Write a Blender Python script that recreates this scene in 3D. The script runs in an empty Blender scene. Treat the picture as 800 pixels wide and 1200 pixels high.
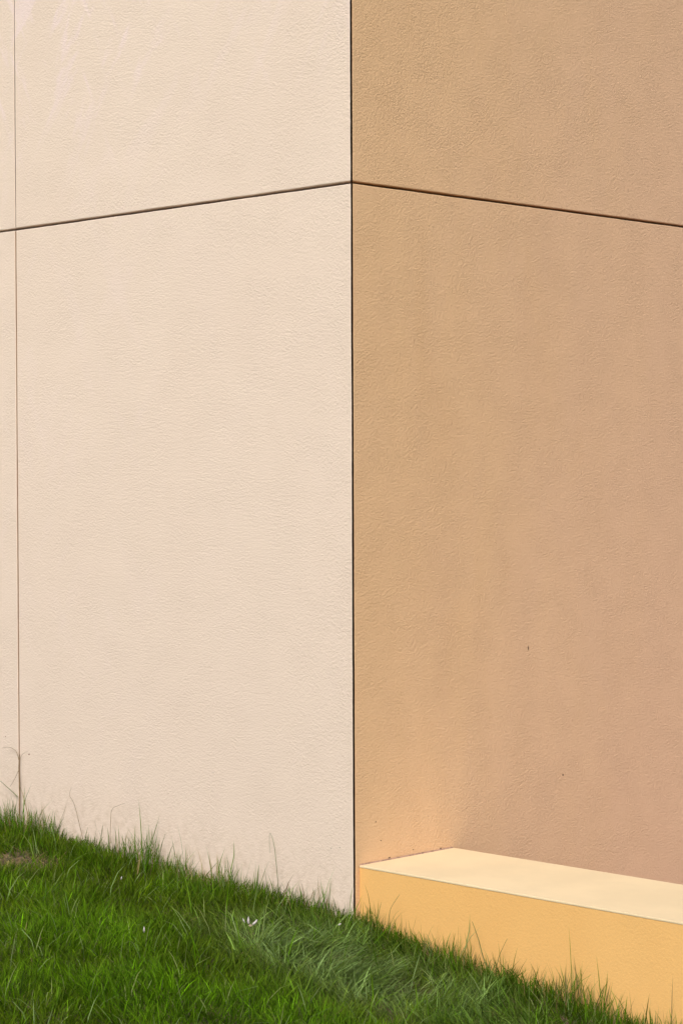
import bpy, bmesh, math, random
import numpy as np
from mathutils import Vector, Matrix, Euler
random.seed(7)
RNG = np.random.default_rng(11)
S = bpy.context.scene
COL = S.collection
# World frame: x = 0 is the tan wall (it faces +x), y = 0 is the cream wall (it faces -y),
# the building's corner stands at the origin.

# ---------------------------------------------------------------- camera
F_PX = 2497.7                       # focal length in pixels of the 800x1200 photograph
CAM = Vector((5.3221, -5.3836, 1.5741))
cd = bpy.data.cameras.new('camera'); cam = bpy.data.objects.new('camera', cd); COL.objects.link(cam)
cd.sensor_fit = 'VERTICAL'; cd.sensor_height = 36.0; cd.sensor_width = 24.0
cd.lens = F_PX / 1200 * 36.0
cd.clip_start = 0.1; cd.clip_end = 2000
heading = Vector((math.cos(2.35582), math.sin(2.35582), 0))
pitch = 0.017035
roll = -0.00408
fwd = (heading * math.cos(pitch) + Vector((0, 0, -math.sin(pitch)))).normalized()
rgt = fwd.cross(Vector((0, 0, 1))).normalized(); up = rgt.cross(fwd).normalized()
r2 = rgt * math.cos(roll) + up * math.sin(roll); u2 = up * math.cos(roll) - rgt * math.sin(roll)
M = Matrix((r2, u2, -fwd)).transposed().to_4x4(); M.translation = CAM
cam.matrix_world = M
S.camera = cam

# ---------------------------------------------------------------- world, sun, exposure
SUN_FROM = Vector((0.56, -0.83, 0)).normalized()
SUN_EL = math.radians(43)
W = bpy.data.worlds.new('World'); S.world = W; W.use_nodes = True
wn = W.node_tree.nodes; wl = W.node_tree.links
bg = wn['Background']; bg.inputs['Strength'].default_value = 0.115
sky = wn.new('ShaderNodeTexSky'); sky.sky_type = 'NISHITA'; sky.sun_disc = False
sky.sun_elevation = SUN_EL
sky.sun_rotation = math.atan2(SUN_FROM.x, SUN_FROM.y)
sky.air_density = 1.0; sky.dust_density = 4.0; sky.ozone_density = 0.6
hs = wn.new('ShaderNodeHueSaturation'); hs.inputs['Saturation'].default_value = 0.42   # thin white overcast
wl.new(sky.outputs[0], hs.inputs['Color']); wl.new(hs.outputs[0], bg.inputs['Color'])
sd = bpy.data.lights.new('sun', 'SUN'); sun = bpy.data.objects.new('sun', sd); COL.objects.link(sun)
sd.energy = 1.5; sd.angle = math.radians(14); sd.color = (1.0, 0.94, 0.86)
sdir = Vector((SUN_FROM.x * math.cos(SUN_EL), SUN_FROM.y * math.cos(SUN_EL), math.sin(SUN_EL)))
sun.rotation_euler = sdir.to_track_quat('Z', 'Y').to_euler(); sun.location = (3, -6, 9)
vs = S.view_settings; vs.view_transform = 'Standard'; vs.look = 'None'; vs.gamma = 1.0
vs.exposure = 0.36
S.cycles.max_bounces = 8; S.cycles.diffuse_bounces = 5

# ---------------------------------------------------------------- helpers
def tag(o, label=None, cat=None, group=None, kind=None):
    if label: o['label'] = label
    if cat: o['category'] = cat
    if group: o['group'] = group
    if kind: o['kind'] = kind
    return o

def empty(name, loc=(0, 0, 0)):
    o = bpy.data.objects.new(name, None); COL.objects.link(o); o.location = loc
    o.empty_display_size = 0.1
    return o

def mesh_obj(name, verts, faces, mat, parent=None, smooth=False, loc=None):
    me = bpy.data.meshes.new(name); me.from_pydata([tuple(v) for v in verts], [], faces); me.update()
    if mat: me.materials.append(mat)
    if smooth: me.polygons.foreach_set('use_smooth', [True] * len(me.polygons))
    o = bpy.data.objects.new(name, me); COL.objects.link(o)
    if parent: o.parent = parent
    if loc: o.location = loc
    return o

class NT:
    def __init__(s, name):
        s.m = bpy.data.materials.new(name); s.m.use_nodes = True
        s.n = s.m.node_tree.nodes; s.l = s.m.node_tree.links
        s.b = s.n['Principled BSDF']
    def new(s, t, **kw):
        n = s.n.new(t)
        for k, v in kw.items(): setattr(n, k, v)
        return n
    def link(s, a, b): s.l.new(a, b)
    def noise(s, vec, scale, detail=3, rough=0.5, dist=0.0):
        n = s.new('ShaderNodeTexNoise'); n.inputs['Scale'].default_value = scale
        n.inputs['Detail'].default_value = detail; n.inputs['Roughness'].default_value = rough
        n.inputs['Distortion'].default_value = dist
        s.link(vec, n.inputs['Vector']); return n.outputs['Fac']
    def mapping(s, vec, scale=(1, 1, 1), rot=(0, 0, 0), loc=(0, 0, 0)):
        n = s.new('ShaderNodeMapping'); n.inputs['Scale'].default_value = scale
        n.inputs['Rotation'].default_value = rot; n.inputs['Location'].default_value = loc
        s.link(vec, n.inputs['Vector']); return n.outputs[0]
    def ramp(s, fac, a, b, ca=0.0, cb=1.0):
        n = s.new('ShaderNodeMapRange'); n.interpolation_type = 'SMOOTHSTEP'
        n.inputs['From Min'].default_value = a; n.inputs['From Max'].default_value = b
        n.inputs['To Min'].default_value = ca; n.inputs['To Max'].default_value = cb
        s.link(fac, n.inputs['Value']); return n.outputs[0]
    def mix(s, fac, a, b, mode='MIX'):
        n = s.new('ShaderNodeMix', data_type='RGBA', blend_type=mode)
        for sock, v in ((n.inputs['Factor'], fac), (n.inputs[6], a), (n.inputs[7], b)):
            if isinstance(v, (int, float)): sock.default_value = v
            elif isinstance(v, tuple): sock.default_value = (*v, 1) if len(v) == 3 else v
            else: s.link(v, sock)
        return n.outputs[2]
    def math(s, op, a, b=0.0):
        n = s.new('ShaderNodeMath', operation=op)
        for sock, v in ((n.inputs[0], a), (n.inputs[1], b)):
            if isinstance(v, (int, float)): sock.default_value = v
            else: s.link(v, sock)
        return n.outputs[0]

def stucco(name, base, dark, light, relief=1.0, grain=1.0, rough=0.9, mottle=1.0, extra=None):
    """trowelled acrylic render: worm-like ridges about a centimetre across, faint weather mottling"""
    t = NT(name)
    pos = t.new('ShaderNodeNewGeometry').outputs['Position']
    # large soft mottling and faint vertical runs
    big = t.noise(pos, 1.3, 3, 0.55, 0.4)
    runs = t.noise(t.mapping(pos, (1.8, 1.8, 0.4)), 1.6, 3, 0.6, 1.2)
    mid = t.noise(pos, 9, 4, 0.6, 0.3)
    c = t.mix(t.ramp(big, 0.33, 0.68, 0, 0.8 * mottle), base, light)
    c = t.mix(t.ramp(runs, 0.45, 0.85, 0, 0.5 * mottle), c, dark)
    c = t.mix(t.ramp(mid, 0.5, 0.85, 0, 0.18 * mottle), c, dark)
    if extra: c = extra(t, pos, c)
    # relief
    v1 = t.mapping(pos, (0.95, 0.95, 1.0), (0.45, -0.5, 0))
    n1 = t.noise(v1, 122 * grain, 3.5, 0.66, 0.0)
    n2 = t.noise(v1, 290 * grain, 2, 0.6, 0.3)
    patch = t.noise(pos, 7, 2, 0.5)
    h = t.math('ADD', t.math('MULTIPLY', n1, 1.0), t.math('MULTIPLY', n2, 0.35))
    h = t.math('MULTIPLY', t.math('SUBTRACT', h, 0.675), t.ramp(patch, 0.3, 0.7, 0.75, 1.25))
    bump = t.new('ShaderNodeBump'); bump.inputs['Strength'].default_value = 1.0
    bump.inputs['Distance'].default_value = 0.0034 * relief
    t.link(h, bump.inputs['Height'])
    wav = t.noise(pos, 2.6, 2, 0.5)                                   # panels are never quite flat
    b2 = t.new('ShaderNodeBump'); b2.inputs['Distance'].default_value = 0.004
    t.link(wav, b2.inputs['Height']); t.link(b2.outputs[0], bump.inputs['Normal'])
    t.link(bump.outputs[0], t.b.inputs['Normal'])
    # darker in the hollows of the relief, plus fine speckle
    c = t.mix(t.ramp(n1, 0.46, 0.30, 0, 0.16), c, dark)
    c = t.mix(t.ramp(t.noise(pos, 420, 3, 0.7), 0.35, 0.65, 0.0, 0.15), c, (0.34, 0.22, 0.13))
    c = t.mix(t.ramp(t.noise(pos, 61, 5, 0.75), 0.68, 0.74, 0.0, 0.25), c, dark)
    t.link(c, t.b.inputs['Base Color'])
    t.b.inputs['Roughness'].default_value = rough
    t.b.inputs['Specular IOR Level'].default_value = 0.25
    return t.m

def plain(name, colour, rough=0.8, var=0.15, scale=20, bumpd=0.0, bscale=60):
    t = NT(name)
    pos = t.new('ShaderNodeNewGeometry').outputs['Position']
    f = t.noise(pos, scale, 4, 0.6)
    d = tuple(x * (1 - var) for x in colour); l = tuple(min(1, x * (1 + var)) for x in colour)
    t.link(t.mix(t.ramp(f, 0.3, 0.7), d, l), t.b.inputs['Base Color'])
    t.b.inputs['Roughness'].default_value = rough
    if bumpd:
        b = t.new('ShaderNodeBump'); b.inputs['Distance'].default_value = bumpd
        t.link(t.noise(pos, bscale, 3), b.inputs['Height']); t.link(b.outputs[0], t.b.inputs['Normal'])
    return t.m

def cream_extra(t, pos, c):
    # pale lilac brush marks left by a touch-up coat, mostly high on the wall
    sm = t.noise(t.mapping(t.mapping(pos, rot=(0, math.radians(-34), 0), loc=(3.1, 0, 1.7)), (3.2, 1, 0.7)), 2.4, 4, 0.65, 0.5)
    z = t.new('ShaderNodeSeparateXYZ'); t.link(pos, z.inputs[0])
    hi = t.math('MULTIPLY', t.ramp(z.outputs['Z'], 2.75, 3.3, 0.12, 0.9), t.ramp(z.outputs['X'], -0.9, -1.3, 0.3, 1.0))
    f = t.math('MULTIPLY', t.ramp(sm, 0.51, 0.62), hi)
    c = t.mix(f, c, CREAM_LILAC)
    s2 = t.noise(t.mapping(t.mapping(pos, rot=(0, math.radians(28), 0), loc=(0.4, 0, 4.2)), (3.6, 1, 0.6)), 2.1, 4, 0.65, 0.3)
    c = t.mix(t.math('MULTIPLY', t.ramp(s2, 0.53, 0.63), hi), c, CREAM_LILAC)
    c = t.mix(t.ramp(z.outputs['Z'], 2.4, 0.0, 0.0, 0.55), c, (0.75, 0.625, 0.53))   # duller towards the bottom
    # earth splashed up at the foot of the wall
    sp = t.noise(pos, 30, 4, 0.65)
    lo = t.ramp(t.math('ADD', z.outputs['Z'], t.math('MULTIPLY', z.outputs['X'], 0.075)), 0.28, 0.02, 0, 1)
    return t.mix(t.math('MULTIPLY', t.ramp(sp, 0.40, 0.75, 0, 0.40), lo), c, (0.45, 0.33, 0.22))

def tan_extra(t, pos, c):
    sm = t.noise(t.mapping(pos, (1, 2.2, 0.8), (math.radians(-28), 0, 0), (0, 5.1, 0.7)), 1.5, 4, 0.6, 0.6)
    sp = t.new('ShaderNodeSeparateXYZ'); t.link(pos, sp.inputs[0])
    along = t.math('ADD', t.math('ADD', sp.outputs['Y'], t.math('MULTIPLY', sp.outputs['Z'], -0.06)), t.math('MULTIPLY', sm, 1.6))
    return t.mix(t.ramp(along, 0.5, 2.8, 0.1, 0.78), c, TAN_PINK_SHADE)  # shade behind the low wall put into the colour, pinker away from the corner

CREAM = (0.805, 0.665, 0.56); CREAM_DARK = (0.765, 0.615, 0.51); CREAM_LIGHT = (0.825, 0.69, 0.585); CREAM_LILAC = (0.85, 0.70, 0.665)
TAN = (0.745, 0.485, 0.268); TAN_DARK = (0.68, 0.425, 0.225); TAN_LIGHT = (0.76, 0.50, 0.285); TAN_PINK_SHADE = (0.69, 0.452, 0.308)
YEL = (0.82, 0.478, 0.165); YEL_DARK = (0.77, 0.42, 0.135); YEL_LIGHT = (0.84, 0.51, 0.19)
m_cream = stucco('cream_render', CREAM, CREAM_DARK, CREAM_LIGHT, 0.9, 1.0, mottle=0.5, extra=cream_extra)
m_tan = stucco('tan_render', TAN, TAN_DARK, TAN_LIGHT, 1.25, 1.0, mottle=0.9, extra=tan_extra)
m_yellow = stucco('yellow_render', YEL, YEL_DARK, YEL_LIGHT, 0.42, 0.95, mottle=0.5)
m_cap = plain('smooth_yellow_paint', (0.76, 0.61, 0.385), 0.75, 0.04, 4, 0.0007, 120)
m_core = plain('dark_substructure', (0.06, 0.030, 0.015), 0.9, 0.3)
m_seal_tan = plain('tan_sealant', (0.27, 0.16, 0.09), 0.6, 0.15, 12)
m_seal_grey = plain('brown_grey_sealant', (0.16, 0.12, 0.095), 0.6, 0.2, 12)
m_roof = plain('roof_gravel', (0.35, 0.33, 0.30), 0.95, 0.2, 40)
m_coping = plain('metal_coping', (0.30, 0.26, 0.22), 0.5, 0.05, 2)

# ---------------------------------------------------------------- the building
building = empty('building')
tag(building, 'corner of a rendered building, cream left wall and tan right wall, dark panel joints', 'building')

Z0, ZJ, ZT, GAP, TH, BEV = -0.9, 2.614, 6.20, 0.0100, 0.045, 0.0030

def panel(name, face, a0, a1, z0, z1, mat, mitre0=False, mitre1=False, seed=0):
    """One render panel. face 'y': front on y = 0, a runs along x. face 'x': front on x = 0, a runs along y."""
    rnd = random.Random(seed)
    def ring(ins, depth, jit):
        pts = []
        A0, A1, B0, B1 = a0 + ins, a1 - ins, z0 + ins, z1 - ins
        if mitre0: A0 = a0 + ins + (depth if not ins else 0) 
        if mitre1: A1 = a1 - ins - (depth if not ins else 0)
        n1 = max(2, int((a1 - a0) / 0.05)); n2 = max(2, int((z1 - z0) / 0.05))
        for i in range(n1): pts.append((A0 + (A1 - A0) * i / n1, B0))
        for i in range(n2): pts.append((A1, B0 + (B1 - B0) * i / n2))
        for i in range(n1): pts.append((A1 - (A1 - A0) * i / n1, B1))
        for i in range(n2): pts.append((A0, B1 - (B1 - B0) * i / n2))
        out = []
        for k, (a, z) in enumerate(pts):
            ja, jz = jits[k]
            a += ja * jit; z += jz * jit
            out.append((a, depth, z) if face == 'y' else (-depth, a, z))
        return out
    ntot = 2 * (max(2, int((a1 - a0) / 0.05)) + max(2, int((z1 - z0) / 0.05)))
    jits = []; pa = pz = 0.0
    for k in range(ntot):
        pa = pa * 0.6 + rnd.uniform(-1, 1) * 0.0005; pz = pz * 0.6 + rnd.uniform(-1, 1) * 0.0005
        jits.append((pa, pz))
    r0 = ring(BEV, 0.0, 1.0); r05 = ring(BEV * 0.3, BEV * 0.3, 1.0); r1 = ring(0.0, BEV, 1.0); r2 = ring(0.0, TH, 0.3)
    n = len(r0); V = r0 + r05 + r1 + r2
    Fs = []
    flip = False
    front = list(range(n))
    for q in range(3):
        for i in range(n):
            j = (i + 1) % n
            Fs.append((q * n + j, q * n + i, (q + 1) * n + i, (q + 1) * n + j))
    Fs.append(tuple(front)); Fs.append(tuple(reversed(range(3 * n, 4 * n))))
    o = mesh_obj(name, V, Fs, mat, building)
    bm = bmesh.new(); bm.from_mesh(o.data); bmesh.ops.recalc_face_normals(bm, faces=bm.faces); bm.to_mesh(o.data); bm.free()
    return o

rows = [(Z0, ZJ - GAP / 2), (ZJ + GAP / 2, ZT)]
CG = 0.0052                       # half gap at the corner
LX = [-CG, -1.985, -3.985, -5.985, -8.0]
sd_ = 1
vgap = [0.0092, 0.0070]            # lower vertical joints are wider and caulked
for r, (z0, z1) in enumerate(rows):
    for i in range(4):
        hi = LX[i] - (0 if i == 0 else vgap[r] / 2); lo = LX[i + 1] + (0 if i == 3 else vgap[r] / 2)
        panel('cream_wall_panel', 'y', lo, hi, z0, z1, m_cream, mitre1=(i == 0), seed=sd_); sd_ += 1
RY = [CG, 2.90, 5.80, 8.70]
for r, (z0, z1) in enumerate(rows):
    for i in range(3):
        lo = RY[i] + (0 if i == 0 else 0.005); hi = RY[i + 1] - (0 if i == 2 else 0.005)
        panel('tan_wall_panel', 'x', lo, hi, z0, z1, m_tan, mitre0=(i == 0), seed=sd_); sd_ += 1

def box(name, lo, hi, mat, parent=None, bevel=0.0):
    bm = bmesh.new(); bmesh.ops.create_cube(bm, size=1)
    for v in bm.verts:
        v.co = Vector([(lo[k] + hi[k]) / 2 + v.co[k] * (hi[k] - lo[k]) for k in range(3)])
    if bevel: bmesh.ops.bevel(bm, geom=bm.edges[:], offset=bevel, segments=2, affect='EDGES', profile=0.6)
    me = bpy.data.meshes.new(name); bm.to_mesh(me); bm.free(); me.materials.append(mat)
    o = bpy.data.objects.new(name, me); COL.objects.link(o); o.parent = parent
    return o

box('substructure', (-7.99, TH + 0.004, Z0), (-TH - 0.004, 8.69, ZT - 0.01), m_core, building)
box('roof', (-8.0, 0.002, ZT + 0.002), (-0.002, 8.7, ZT + 0.06), m_roof, building)
box('coping', (-8.05, -0.05, ZT + 0.062), (0.05, 0.25, ZT + 0.12), m_coping, building, 0.004)
box('coping', (-0.25, 0.252, ZT + 0.062), (0.05, 8.75, ZT + 0.12), m_coping, building, 0.004)
# caulking in the vertical joints of the cream wall: tan and nearly flush below, thin and set back above
for x in LX[1:4]:
    box('joint_sealant', (x - 0.0045, 0.0028, Z0 + 0.01), (x + 0.0045, 0.02, ZJ - GAP / 2 - 0.003), m_seal_tan, building)
    box('joint_sealant', (x - 0.00345, 0.0035, ZJ + GAP / 2 + 0.003), (x + 0.00345, 0.02, ZT - 0.01), m_seal_grey, building)
# small chips in the render
m_chip = plain('dark_chip', (0.06, 0.035, 0.02), 0.9, 0.3)
m_rust = plain('rust_fleck', (0.22, 0.07, 0.04), 0.9, 0.3)
def px_dir(px, py):
    a = (px - 400) / F_PX; b = (600 - py) / F_PX
    return (fwd + r2 * a + u2 * b)
def hit_x(px, py, X=0.0):
    d = px_dir(px, py); t = (X - CAM.x) / d.x; return CAM + d * t
def hit_y(px, py, Y=0.0):
    d = px_dir(px, py); t = (Y - CAM.y) / d.y; return CAM + d * t
def chip(p, axis, w, h, tilt, mat, name='render_chip'):
    n = 9; V = []; rnd = random.Random(int(p.z * 1000))
    for lay, (k, dep) in enumerate(((1.0, 0.0002), (0.55, 0.0016))):
        for i in range(n):
            a = 2 * math.pi * i / n; rr = rnd.uniform(0.75, 1.2) * k
            q = Vector((math.cos(a) * w * rr, math.sin(a) * h * rr)); q.rotate(Matrix.Rotation(tilt, 2))
            V.append((p.x + dep, p.y + q.x, p.z + q.y) if axis == 'x' else (p.x + q.x, p.y - dep, p.z + q.y))
    Fs = [(i, (i + 1) % n, n + (i + 1) % n, n + i) for i in range(n)] + [tuple(range(n, 2 * n))]
    return mesh_obj(name, V, Fs, mat, building)
chip(hit_x(618.5, 759.5), 'x', 0.0028, 0.011, 0.05, m_chip)
chip(hit_x(659, 908), 'x', 0.0034, 0.0045, 0.6, m_chip)
chip(hit_x(440, 963), 'x', 0.0025, 0.002, 0.6, m_chip)
chip(hit_x(446, 985), 'x', 0.004, 0.0016, -0.7, m_chip)
chip(hit_x(484, 995.5), 'x', 0.0028, 0.002, 0.1, m_chip)
chip(hit_x(516, 994), 'x', 0.004, 0.0025, 0.1, m_chip)
chip(hit_x(456, 1005), 'x', 0.006, 0.002, 0.2, m_chip)
chip(hit_y(34.5, 884), 'y', 0.0045, 0.004, 0.3, m_rust)
chip(hit_y(7, 863), 'y', 0.003, 0.002, 0.3, m_rust)
for px, py in ((300, 430), (352, 690), (398, 993), (388, 994), (250, 905)):
    chip(hit_y(px, py), 'y', 0.0022, 0.0018, 0.3, m_seal_grey)

# ---------------------------------------------------------------- the low wall that runs on in line with the cream wall
low = empty('low_wall', (0, 0.3, 0))
tag(low, 'low yellow rendered wall with a smooth pale top, butting the tan wall beside the corner', 'low wall')
LT = 0.183; LY0, LY1 = 0.025, 0.523
def lbox(name, lo, hi, mat, bev):
    o = box(name, lo, hi, mat, None, bev); o.parent = low; o.matrix_parent_inverse = Matrix.Translation((0, -0.3, 0)); return o
lbox('wall_body', (0.0015, LY0, -1.2), (7.0, LY1, LT - 0.0084), m_yellow, 0.0008)
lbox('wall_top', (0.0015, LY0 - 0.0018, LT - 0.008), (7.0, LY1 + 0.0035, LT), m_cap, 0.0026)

lbox('joint_line', (0.0002, LY0 + 0.002, LT - 0.002), (0.0042, LY1 - 0.004, LT + 0.0045), plain('dusty_joint', (0.40, 0.25, 0.19), 0.9, 0.35, 90, 0.001, 200), 0.0015)

# ---------------------------------------------------------------- ground
def vnoise(x, y, sc, seed):
    """smooth value noise for numpy arrays"""
    x = np.asarray(x, float) * sc + 100; y = np.asarray(y, float) * sc + 100
    xi = np.floor(x).astype(int); yi = np.floor(y).astype(int); fx = x - xi; fy = y - yi
    fx = fx * fx * (3 - 2 * fx); fy = fy * fy * (3 - 2 * fy)
    def h(a, b):
        n = (a * 374761393 + b * 668265263 + seed * 974711) & 0x7fffffff
        n = ((n ^ (n >> 13)) * 1274126177) & 0x7fffffff
        return ((n ^ (n >> 16)) & 0xffff) / 65535.0
    return (h(xi, yi) * (1 - fx) + h(xi + 1, yi) * fx) * (1 - fy) + (h(xi, yi + 1) * (1 - fx) + h(xi + 1, yi + 1) * fx) * fy

def ground_z(x, y):
    x = np.asarray(x, float); y = np.asarray(y, float)
    right = -0.125 * 4.5 * np.tanh(np.maximum(x, 0) / 4.5)
    left = 0.066 * 5 * np.tanh(np.maximum(-x, 0) / 5)
    out = -0.035 * 6 * np.tanh(np.maximum(-y, 0) / 6)
    return -0.034 + right + left + out + 0.018 * (vnoise(x, y, 2.2, 3) - 0.5) + 0.012 * (vnoise(x, y, 7, 4) - 0.5)

def soil_material():
    t = NT('soil_and_thatch')
    pos = t.new('ShaderNodeNewGeometry').outputs['Position']
    f = t.noise(pos, 25, 5, 0.65); g = t.noise(pos, 1.2, 4, 0.6)
    c = t.mix(t.ramp(f, 0.35, 0.65), (0.05, 0.035, 0.02), (0.17, 0.12, 0.07))
    sep = t.new('ShaderNodeSeparateXYZ'); t.link(pos, sep.inputs[0])
    ln = t.new('ShaderNodeVectorMath', operation='LENGTH'); t.link(pos, ln.inputs[0])
    far = t.ramp(ln.outputs['Value'], 3.5, 6.5)                    # beyond the built blades the sheet itself is lawn
    c = t.mix(far, c, t.mix(t.ramp(g, 0.3, 0.7), (0.035, 0.075, 0.010), (0.06, 0.12, 0.018)))
    t.link(c, t.b.inputs['Base Color']); t.b.inputs['Roughness'].default_value = 0.95
    b = t.new('ShaderNodeBump'); b.inputs['Distance'].default_value = 0.02
    t.link(f, b.inputs['Height']); t.link(b.outputs[0], t.b.inputs['Normal'])
    return t.m
def axis(lo, hi, n, far):
    fine = np.linspace(lo, hi, n)
    L = lo - np.geomspace(0.4, far, 22)[::-1]; R = hi + np.geomspace(0.4, far, 22)
    return np.concatenate([L, fine, R])
gx = axis(-6, 6, 110, 900); gy = axis(-6, 0.2, 60, 900)
GX, GY = np.meshgrid(gx, gy); GZ = ground_z(GX, GY)
back = np.clip((GY - 0.3) / 1.0, 0, 1)
GZ = np.where(GY > 0.3, GZ * (1 - back) + (-0.9) * back * 1.0, GZ)
nx, ny = len(gx), len(gy)
V = np.stack([GX, GY, GZ], -1).reshape(-1, 3)
I = np.arange(nx * ny).reshape(ny, nx)
Fq = np.stack([I[:-1, :-1], I[:-1, 1:], I[1:, 1:], I[1:, :-1]], -1).reshape(-1, 4)
g = mesh_obj('ground', V.tolist(), Fq.tolist(), soil_material(), smooth=True)
tag(g, kind='structure')
# unseen sunken path behind the low wall, coloured to bounce pinkish light
pv = box('path', (0.0, LY1 + 0.01, -0.75), (6.9, 30, -0.35), plain('pink_bounce_paving', (0.30, 0.21, 0.20), 0.9, 0.15, 30, 0.002, 80))
tag(pv, kind='structure')

# ---------------------------------------------------------------- grass
def grass_material():
    t = NT('grass_blades')
    at = t.new('ShaderNodeAttribute', attribute_name='blade_colour')
    t.link(at.outputs['Color'], t.b.inputs['Base Color'])
    t.b.inputs['Roughness'].default_value = 0.65
    t.b.inputs['Specular IOR Level'].default_value = 0.12
    tr = t.new('ShaderNodeBsdfTranslucent'); t.link(at.outputs['Color'], tr.inputs['Color'])
    mx = t.new('ShaderNodeMixShader'); mx.inputs[0].default_value = 0.27
    t.link(t.b.outputs[0], mx.inputs[1]); t.link(tr.outputs[0], mx.inputs[2])
    t.link(mx.outputs[0], t.n['Material Output'].inputs['Surface'])
    return t.m
m_grass = grass_material()

def blades(name, bx, by, L, az, lean, curl, w, colr, tipmix=0.25, zoff=0.0, parent=None, fold=None):
    """7-vertex tapered ribbons. lean: start tilt from vertical, curl: added tilt at the tip (radians)."""
    n = len(bx)
    bz = ground_z(bx, by) - 0.006 + zoff
    P = np.stack([bx, by, bz], -1)
    d = np.stack([np.cos(az), np.sin(az)], -1)
    ft = az + RNG.uniform(-1.5, 1.5, n) + np.pi / 2
    side = np.stack([np.cos(ft), np.sin(ft), np.zeros(n)], -1)
    levels = [0.0, 0.36, 0.70, 1.0]
    ctr = [P]; cur = P.copy()
    for a, b in zip(levels[:-1], levels[1:]):
        ang = lean + curl * ((a + b) / 2) ** 1.3
        step = (b - a) * L
        cur = cur + np.stack([d[:, 0] * np.sin(ang) * step, d[:, 1] * np.sin(ang) * step, np.cos(ang) * step], -1)
        ctr.append(cur)
    for k in range(1, 4):         # keep blades out of the walls
        c = ctr[k]
        lim = np.where(c[:, 0] < 0.002, -0.003, LY0 - 0.007)
        c[:, 1] = np.minimum(c[:, 1], lim)
        gz = ground_z(c[:, 0], c[:, 1]) + 0.004
        c[:, 2] = np.maximum(c[:, 2], gz)
    ww = [w * 0.75, w, w * 0.75]
    V = np.empty((n, 7, 3))
    for k in range(3):
        V[:, 2 * k] = ctr[k] - side * (ww[k] / 2)[:, None]
        V[:, 2 * k + 1] = ctr[k] + side * (ww[k] / 2)[:, None]
    V[:, 6] = ctr[3]
    V[:, :, 1] = np.minimum(V[:, :, 1], np.where(V[:, :, 0] < 0.002, -0.001, LY0 - 0.005))
    base = np.arange(n)[:, None] * 7
    quads = np.concatenate([base + np.array([0, 1, 3, 2]), base + np.array([2, 3, 5, 4])], 0)
    tris = base + np.array([4, 5, 6])
    nq, nt = len(quads), len(tris)
    me = bpy.data.meshes.new(name)
    me.vertices.add(n * 7); me.vertices.foreach_set('co', V.reshape(-1))
    me.loops.add(nq * 4 + nt * 3)
    me.loops.foreach_set('vertex_index', np.concatenate([quads.reshape(-1), tris.reshape(-1)]).astype(np.int32))
    me.polygons.add(nq + nt)
    ls = np.concatenate([np.arange(nq) * 4, nq * 4 + np.arange(nt) * 3]).astype(np.int32)
    me.polygons.foreach_set('loop_start', ls)
    me.polygons.foreach_set('use_smooth', np.ones(nq + nt, bool))
    at = me.color_attributes.new('blade_colour', 'FLOAT_COLOR', 'POINT')
    C = np.ones((n, 7, 4))
    tip = np.array([0.30, 0.33, 0.04])
    for k, f in enumerate((0, 0, 0.25, 0.25, 0.6, 0.6, 1.0)):
        m = f * tipmix
        C[:, k, :3] = colr * (1 - m[:, None]) + tip * m[:, None] if hasattr(m, '__len__') else colr * (1 - m) + tip * m
    at.data.foreach_set('color', C.reshape(-1))
    me.materials.append(m_grass); me.update(); me.validate()
    o = bpy.data.objects.new(name, me); COL.objects.link(o)
    if parent: o.parent = parent
    return o

OLIVE = np.array([0.094, 0.148, 0.0006]); MID = np.array([0.060, 0.165, 0.0008]); BRIGHT = np.array([0.100, 0.250, 0.001])
BLUE = np.array([0.29, 0.43, 0.15]); DRY = np.array([0.38, 0.28, 0.13]); PALE = np.array([0.26, 0.33, 0.11]); DEEP = np.array([0.028, 0.075, 0.001])

def cam_px(x, y, z):
    """photograph pixel of a ground point, only used to decide where growth of each kind stands"""
    P = np.stack([x - CAM.x, y - CAM.y, z - CAM.z], -1)
    dep = P @ np.array(fwd)
    return 400 + F_PX * (P @ np.array(r2)) / dep, 600 - F_PX * (P @ np.array(u2)) / dep
def spot(px, py):
    """ground point seen at a pixel of the photograph"""
    d = px_dir(px, py); lo, hi = 1.0, 40.0
    for _ in range(50):
        m = (lo + hi) / 2; p = CAM + d * m
        if p.z > float(ground_z(p.x, p.y)): lo = m
        else: hi = m
    return CAM + d * lo

# centres on the ground of the particular growths
def blob(x, y, cx, cy, ax, rx, ry):
    ca, sa = math.cos(ax), math.sin(ax); u = (x - cx) * ca + (y - cy) * sa; v = -(x - cx) * sa + (y - cy) * ca
    return np.exp(-((u / rx) ** 2 + (v / ry) ** 2))
cB = spot(455, 1160); cB2 = spot(345, 1115); cS = spot(18, 1008); cD = spot(500, 1120); cR1 = spot(230, 1190); cR2 = spot(20, 1110)

def scatter(n, x0, x1, y0, y1):
    x = RNG.uniform(x0, x1, n); y = RNG.uniform(y0, y1, n)
    lim = np.where(x < 0.0, -0.004, LY0 - 0.010)
    k = y < lim
    return x[k], y[k]

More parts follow.
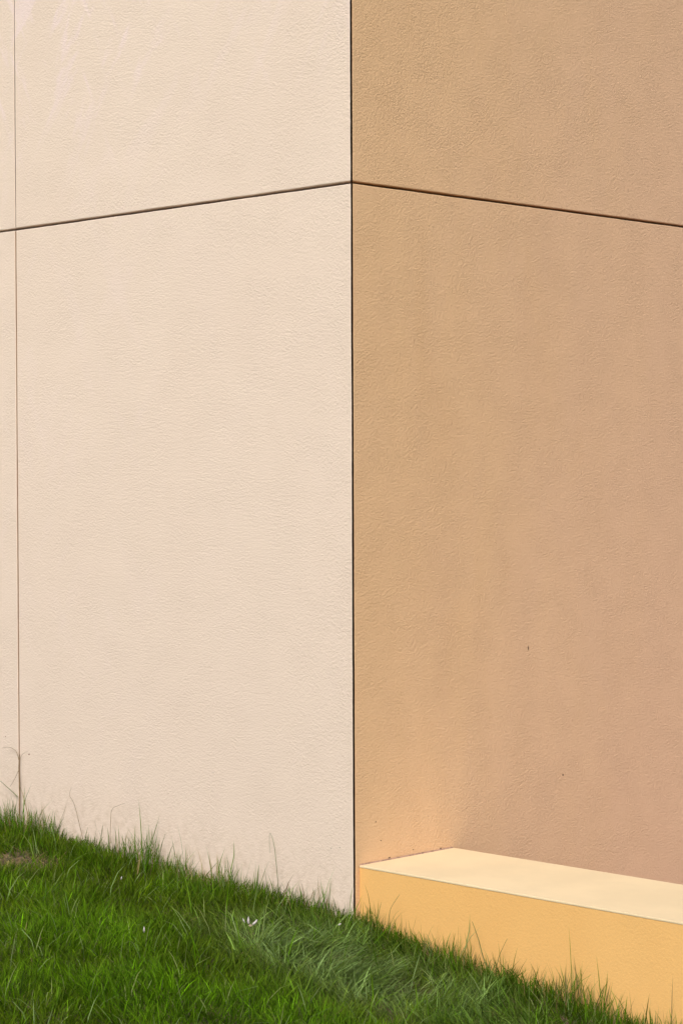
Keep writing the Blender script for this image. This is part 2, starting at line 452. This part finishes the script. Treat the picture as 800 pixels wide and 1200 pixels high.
def lawn(n, x0, x1, y0, y1, lscale=1.0, wscale=1.0):
    x, y = scatter(n, x0, x1, y0, y1)
    # thin out over the bare soil, and clump
    bare = np.clip(1.2 * blob(x, y, cS.x + 0.03, cS.y - 0.03, -0.785, 0.13, 0.13) * (0.55 + 0.8 * vnoise(x, y, 25, 77)), 0, 1)
    clump = vnoise(x, y, 14, 21) * 0.6 + vnoise(x, y, 34, 22) * 0.4
    keep = RNG.random(len(x)) < (0.35 + 0.9 * clump) * (1 - 0.6 * bare)
    x, y, bare, clumpk = x[keep], y[keep], bare[keep], clump[keep]; n = len(x)
    big = vnoise(x, y, 1.7, 5); mid = vnoise(x, y, 5, 6); fin = vnoise(x, y, 16, 7)
    bl = np.clip(blob(x, y, cB.x, cB.y, 0.0, 0.50, 0.22) + 0.8 * blob(x, y, cB2.x, cB2.y, 0.0, 0.35, 0.16), 0, 1)
    br = np.clip(blob(x, y, cR1.x, cR1.y, 0, 0.9, 0.35) + blob(x, y, cR2.x, cR2.y, 0, 0.4, 0.5), 0, 1)
    L = (0.040 + 0.045 * mid + 0.035 * fin) * RNG.uniform(0.55, 1.25, n) * lscale * (1 + 0.5 * bl) * (1 - 0.55 * bare)
    azf = 2 * np.pi * vnoise(x, y, 2.6, 8) * 1.3 + 5 * vnoise(x, y, 9, 9)
    az = azf * (1 - bl) + (-0.15 + 0.7 * vnoise(x, y, 5, 10)) * bl + RNG.normal(0, 1.3, n) * (1 - 0.35 * bl)
    lean = np.abs(RNG.normal(0.28, 0.28, n)) + 0.4 * bl + 0.25 * fin
    curl = np.abs(RNG.normal(0.6, 0.45, n)) + 0.3 * bl
    w = (0.0014 + 0.0034 * RNG.random(n) ** 2.0) * wscale
    t1 = np.clip(big * 0.9 + mid * 0.6 - 0.25 + RNG.normal(0, 0.22, n), 0, 1)[:, None]
    c = OLIVE * (1 - t1) + MID * t1
    t2 = np.clip(br * 0.85 * (0.3 + mid) + RNG.normal(0, 0.12, n), 0, 1)[:, None]; c = c * (1 - t2) + BRIGHT * t2
    t3 = np.clip(bl * 0.8 * (0.05 + fin * 1.3) + RNG.normal(0, 0.22, n) * bl, 0, 1)[:, None]; c = c * (1 - t3) + BLUE * t3
    r = RNG.random(n)
    wall = np.clip(1 + y / 0.22, 0, 1)
    isdry = r < (0.012 + 0.04 * wall + 0.75 * bare + 0.02 * (mid > .6)); lean[isdry] += 0.6; c[isdry] = DRY * RNG.uniform(0.55, 1.1, (isdry.sum(), 1))
    isp = (r > 0.985); c[isp] = PALE * RNG.uniform(0.6, 1.1, (isp.sum(), 1))
    lush = np.clip(blob(x, y, 0.35, -0.12, -0.1, 0.7, 0.14), 0, 1); isd = (r > 0.76 - 0.30 * lush) & (r < 0.88 - 0.1 * bl) & (r > 0.5 + 0.3 * bl); c[isd] = DEEP * RNG.uniform(0.8, 1.4, (isd.sum(), 1))
    c = c * RNG.lognormal(-0.08, 0.38, (n, 1)) * (0.55 + 0.55 * clumpk)[:, None]
    return x, y, L, az, lean, curl, w, c, np.clip(RNG.normal(0.10, 0.12, n), 0, 0.6)

x, y, L, az, le, cu, w, c, tm = lawn(270000, -3.0, 2.3, -2.1, 0.03)
grass = blades('grass', x, y, L, az, le, cu, w, c, tm)
tag(grass, 'thick green uncut lawn on the slope below the walls', 'grass', kind='stuff')
# the rest of the slope, outside the picture
parts = [(20000, -7.5, -3.0, -3.5, 0.0), (24000, 2.3, 7.0, -4.0, 0.03), (30000, -3.0, 2.3, -4.5, -2.1)]
A = [lawn(*p, 1.1, 2.2) for p in parts]
cat = [np.concatenate([a[k] for a in A]) for k in range(9)]
g2 = blades('grass', *cat)
tag(g2, 'green uncut lawn running on along the slope away from the corner', 'grass', kind='stuff')

# long wisps: a fringe standing up the walls and arching stalks in the sward
n = 4200
u = RNG.uniform(-2.9, 2.2, n); dy = np.abs(RNG.normal(0, 0.05, n)) + 0.006
yy = np.where(u < 0, -dy, LY0 - 0.012 - dy)
fr = 0.6 * vnoise(u, u * 0, 5, 31) + 0.4 * vnoise(u, u * 0, 17, 32)
L = (0.045 + 0.15 * fr ** 2) * RNG.uniform(0.5, 1.35, n)
sandy = (np.abs(u + 0.76) < 0.07) & (RNG.random(n) < 0.8)
tall = RNG.random(n) < 0.06; L[tall] = L[tall] * 1.2 + 0.07
L = np.where(np.abs(u + 0.02) < 0.10, L * 0.55, L)
az = RNG.uniform(0, 2 * np.pi, n)
c = np.where(RNG.random((n, 1)) < 0.22, DRY * RNG.uniform(0.4, 0.9, (n, 1)), np.where(RNG.random((n, 1)) < 0.2, BLUE * 0.7, MID * 1.15) * RNG.uniform(0.5, 1.1, (n, 1)))
c[sandy] = np.array([0.50, 0.37, 0.22]) * RNG.uniform(0.7, 1.0, (sandy.sum(), 1))
A1 = (u, yy, L, az, np.abs(RNG.normal(0.08, 0.16, n)), np.abs(RNG.normal(0.25, 0.4, n)), RNG.uniform(0.0016, 0.0040, n), c, RNG.uniform(0, 0.35, n))
n = 3200
x = RNG.uniform(-2.8, 2.2, n); y = -RNG.uniform(0.05, 2.1, n)
c = np.where(RNG.random((n, 1)) < 0.25, BLUE * 0.7, np.where(RNG.random((n, 1)) < 0.7, BRIGHT, PALE)) * RNG.uniform(0.5, 1.1, (n, 1))
A2 = (x, y, RNG.uniform(0.08, 0.19, n), RNG.uniform(0, 2 * np.pi, n), np.abs(RNG.normal(0.35, 0.3, n)), np.abs(RNG.normal(1.1, 0.6, n)), RNG.uniform(0.0016, 0.0042, n), c, RNG.uniform(0, 0.3, n))
cat = [np.concatenate([A1[k], A2[k]]) for k in range(9)]
g3 = blades('tall_grass', *cat)
tag(g3, 'long wispy grass stalks rising out of the lawn and along the foot of the walls', 'tall grass', kind='stuff')

# ---------------------------------------------------------------- dry weed stalks by the left joint
m_stalk = plain('dry_stalk', (0.20, 0.13, 0.06), 0.8, 0.3, 60)
m_stalkg = plain('green_stalk', (0.10, 0.13, 0.03), 0.7, 0.3, 60)
def tube(name, pts, r0, r1, mat, parent):
    V = []; Fs = []; ns = 6; n = len(pts)
    for i, p in enumerate(pts):
        p = Vector(p); t = (Vector(pts[min(i + 1, n - 1)]) - Vector(pts[max(i - 1, 0)])).normalized()
        a = t.cross(Vector((0, 1, 0.2))).normalized(); b = t.cross(a); r = r0 + (r1 - r0) * i / (n - 1)
        for k in range(ns):
            th = 2 * math.pi * k / ns; V.append(p + a * math.cos(th) * r + b * math.sin(th) * r)
    for i in range(n - 1):
        for k in range(ns):
            k2 = (k + 1) % ns; Fs.append((i * ns + k, i * ns + k2, (i + 1) * ns + k2, (i + 1) * ns + k))
    Fs.append(tuple(range(ns))); Fs.append(tuple(reversed(range((n - 1) * ns, n * ns))))
    base = parent.location
    return mesh_obj(name, [v - base for v in V], Fs, mat, parent, True)
def spline(ps, n=14):
    """Catmull-Rom through points"""
    ps = [Vector(p) for p in ps]; P = [ps[0] * 2 - ps[1]] + ps + [ps[-1] * 2 - ps[-2]]; out = []
    for i in range(1, len(P) - 2):
        for k in range(n):
            t = k / n; a, b, c_, d = P[i - 1], P[i], P[i + 1], P[i + 2]
            out.append(0.5 * ((2 * b) + (c_ - a) * t + (2 * a - 5 * b + 4 * c_ - d) * t * t + (3 * b - a - 3 * c_ + d) * t ** 3))
    out.append(ps[-1]); return out
def wp(px, py, off): return hit_y(px, py, -off)
b0 = wp(23, 955, 0.012)
weed = empty('dry_weed', b0)
tag(weed, 'dry brown weed stalk with hooked tip growing up the left joint of the cream wall', 'weed')
tube('stalk', spline([wp(23, 955, .012), wp(23.5, 925, .012), wp(22.6, 900, .011), wp(23.2, 884, .010)]), 0.0032, 0.002, m_stalk, weed)
tube('branch', spline([wp(23, 893, .011), wp(20, 882, .012), wp(15, 877, .016), wp(9, 875.5, .02), wp(3, 876.5, .026)]), 0.0013, 0.0006, m_stalk, weed)
tube('branch', spline([wp(22, 903, .012), wp(17, 914, .018), wp(12, 922, .022)]), 0.0010, 0.0007, m_stalk, weed)
tube('branch', spline([wp(23, 891, .011), wp(26.5, 884, .012), wp(33, 880.5, .012)]), 0.0008, 0.0004, m_stalk, weed)
tube('branch', spline([wp(21, 934, .014), wp(14, 927, .02), wp(1, 915.5, .03)]), 0.0019, 0.0009, m_stalkg, weed)
def bent(label, pts, r, mat, off=0.03):
    P = [wp(px, py, off) if px < 413 else hit_y(px, py, LY0 - off) for px, py in pts]
    e = empty('grass_stalk', P[0]); tag(e, label, 'grass stalk')
    tube('stalk', spline(P), r, r * 0.4, mat, e); return e
bent('bent brown stalk against the cream wall, upper tip pointing right', [(129, 1003), (130, 960), (132, 948), (139, 944), (147, 941)], 0.0011, m_stalk)
bent('thin brown stalk kinked to the left in front of the cream wall', [(99, 990), (88, 945), (82, 932), (84, 922)], 0.0011, m_stalk)
bent('stalk curving over to the right in front of the yellow low wall', [(452, 1105), (456, 1072), (459, 1062), (468, 1048)], 0.0013, m_stalkg)
bent('straight dark green stalk in front of the yellow low wall, tallest on its right part', [(577, 1150), (566, 1122), (560, 1100), (553, 1080)], 0.0021, m_stalkg)
bent('green stalk bowing right in front of the yellow low wall', [(580, 1142), (584, 1122), (590, 1108), (594, 1100)], 0.0014, m_stalkg)
bent('arched stalk with its looped tip in front of the cream wall near the corner', [(327, 1050), (323, 1005), (320, 985), (316, 977), (316, 1000)], 0.0011, m_stalkg)

# ---------------------------------------------------------------- white scraps of feather in the grass
def feather_material():
    t = NT('white_down'); pos = t.new('ShaderNodeNewGeometry').outputs['Position']
    t.link(t.mix(t.noise(pos, 300, 2), (0.42, 0.38, 0.36), (0.62, 0.58, 0.56)), t.b.inputs['Base Color'])
    t.b.inputs['Roughness'].default_value = 0.8; return t.m
m_down = feather_material(); m_quill = plain('quill', (0.40, 0.33, 0.22), 0.5, 0.1)
def vane(name, parent, p, ang, length, width, seed, curl=0.3):
    """curved tuft of barbs"""
    rnd = random.Random(seed); V = []; Fs = []; n = 9
    R3 = Euler((rnd.uniform(-0.2, 0.2), ang, rnd.uniform(-.3, .3) - 0.77 + math.pi / 2)).to_matrix()
    view = -fwd
    ax = r2 * math.cos(ang) + u2 * math.sin(ang); bx_ = -r2 * math.sin(ang) + u2 * math.cos(ang)
    for i in range(n):
        t = i / (n - 1); ww = width * rnd.uniform(0.7, 1.15) * math.sin(math.pi * min(1, t * 0.85 + 0.12)) * rnd.uniform(0.75, 1.1)
        c0 = ax * (t * length) + bx_ * (curl * length * t * t) - fwd * (0.15 * length * math.sin(3 * t))
        V += [c0 - bx_ * ww * 0.5, c0 - fwd * ww * 0.28, c0 + bx_ * ww * 0.5, c0 + fwd * ww * 0.12]
    for i in range(n - 1):
        for k in range(4):
            k2 = (k + 1) % 4; Fs.append((4 * i + k, 4 * i + k2, 4 * i + 4 + k2, 4 * i + 4 + k))
    Fs += [(3, 2, 1, 0), tuple(4 * (n - 1) + k for k in range(4))]
    return mesh_obj(name, [v + p for v in V], Fs, m_down, parent, True)
def lifted(px, py, dz):
    p = spot(px, py); return p + (CAM - p).normalized() * (dz / 0.24)
f0 = lifted(292, 1083, 0.105)
fe = empty('feather', f0)
tag(fe, 'largest white feather scrap in the grass, two curled tufts forming a V', 'feather')
vane('tuft', fe, Vector((0, 0, 0)), math.radians(114), 0.025, 0.012, 1, -0.35)
vane('tuft', fe, r2 * 0.010 - u2 * 0.002, math.radians(27), 0.024, 0.012, 2, 0.35)
vane('tuft', fe, -r2 * 0.014 + u2 * 0.004, math.radians(120), 0.018, 0.006, 3, -0.1)
mesh_obj('quill', [Vector((0, 0, 0)) + d for d in (r2 * -.004 - u2 * .004, r2 * .012 - u2 * .004, r2 * .004 + u2 * .001 - fwd * .002, r2 * .004 - fwd * .002 - u2 * .008)], [(0, 1, 2), (0, 3, 1), (0, 2, 3), (1, 3, 2)], m_quill, fe)
for (px, py, ang, ln, wd, lab) in ((169, 1093, 85, 0.022, 0.008, 'small upright white feather scrap in the grass, to the left of the V-shaped one'),
                                   (142, 1031, 70, 0.014, 0.007, 'tiny pale grey feather scrap in the grass near the left joint'),
                                   (396, 1084, 20, 0.012, 0.008, 'tiny pinkish white scrap in the grass right below the building corner')):
    p = lifted(px, py, 0.095); e = empty('feather', p); tag(e, lab, 'feather')
    vane('tuft', e, Vector((0, 0, 0)), math.radians(ang), ln, wd, px, 0.1)
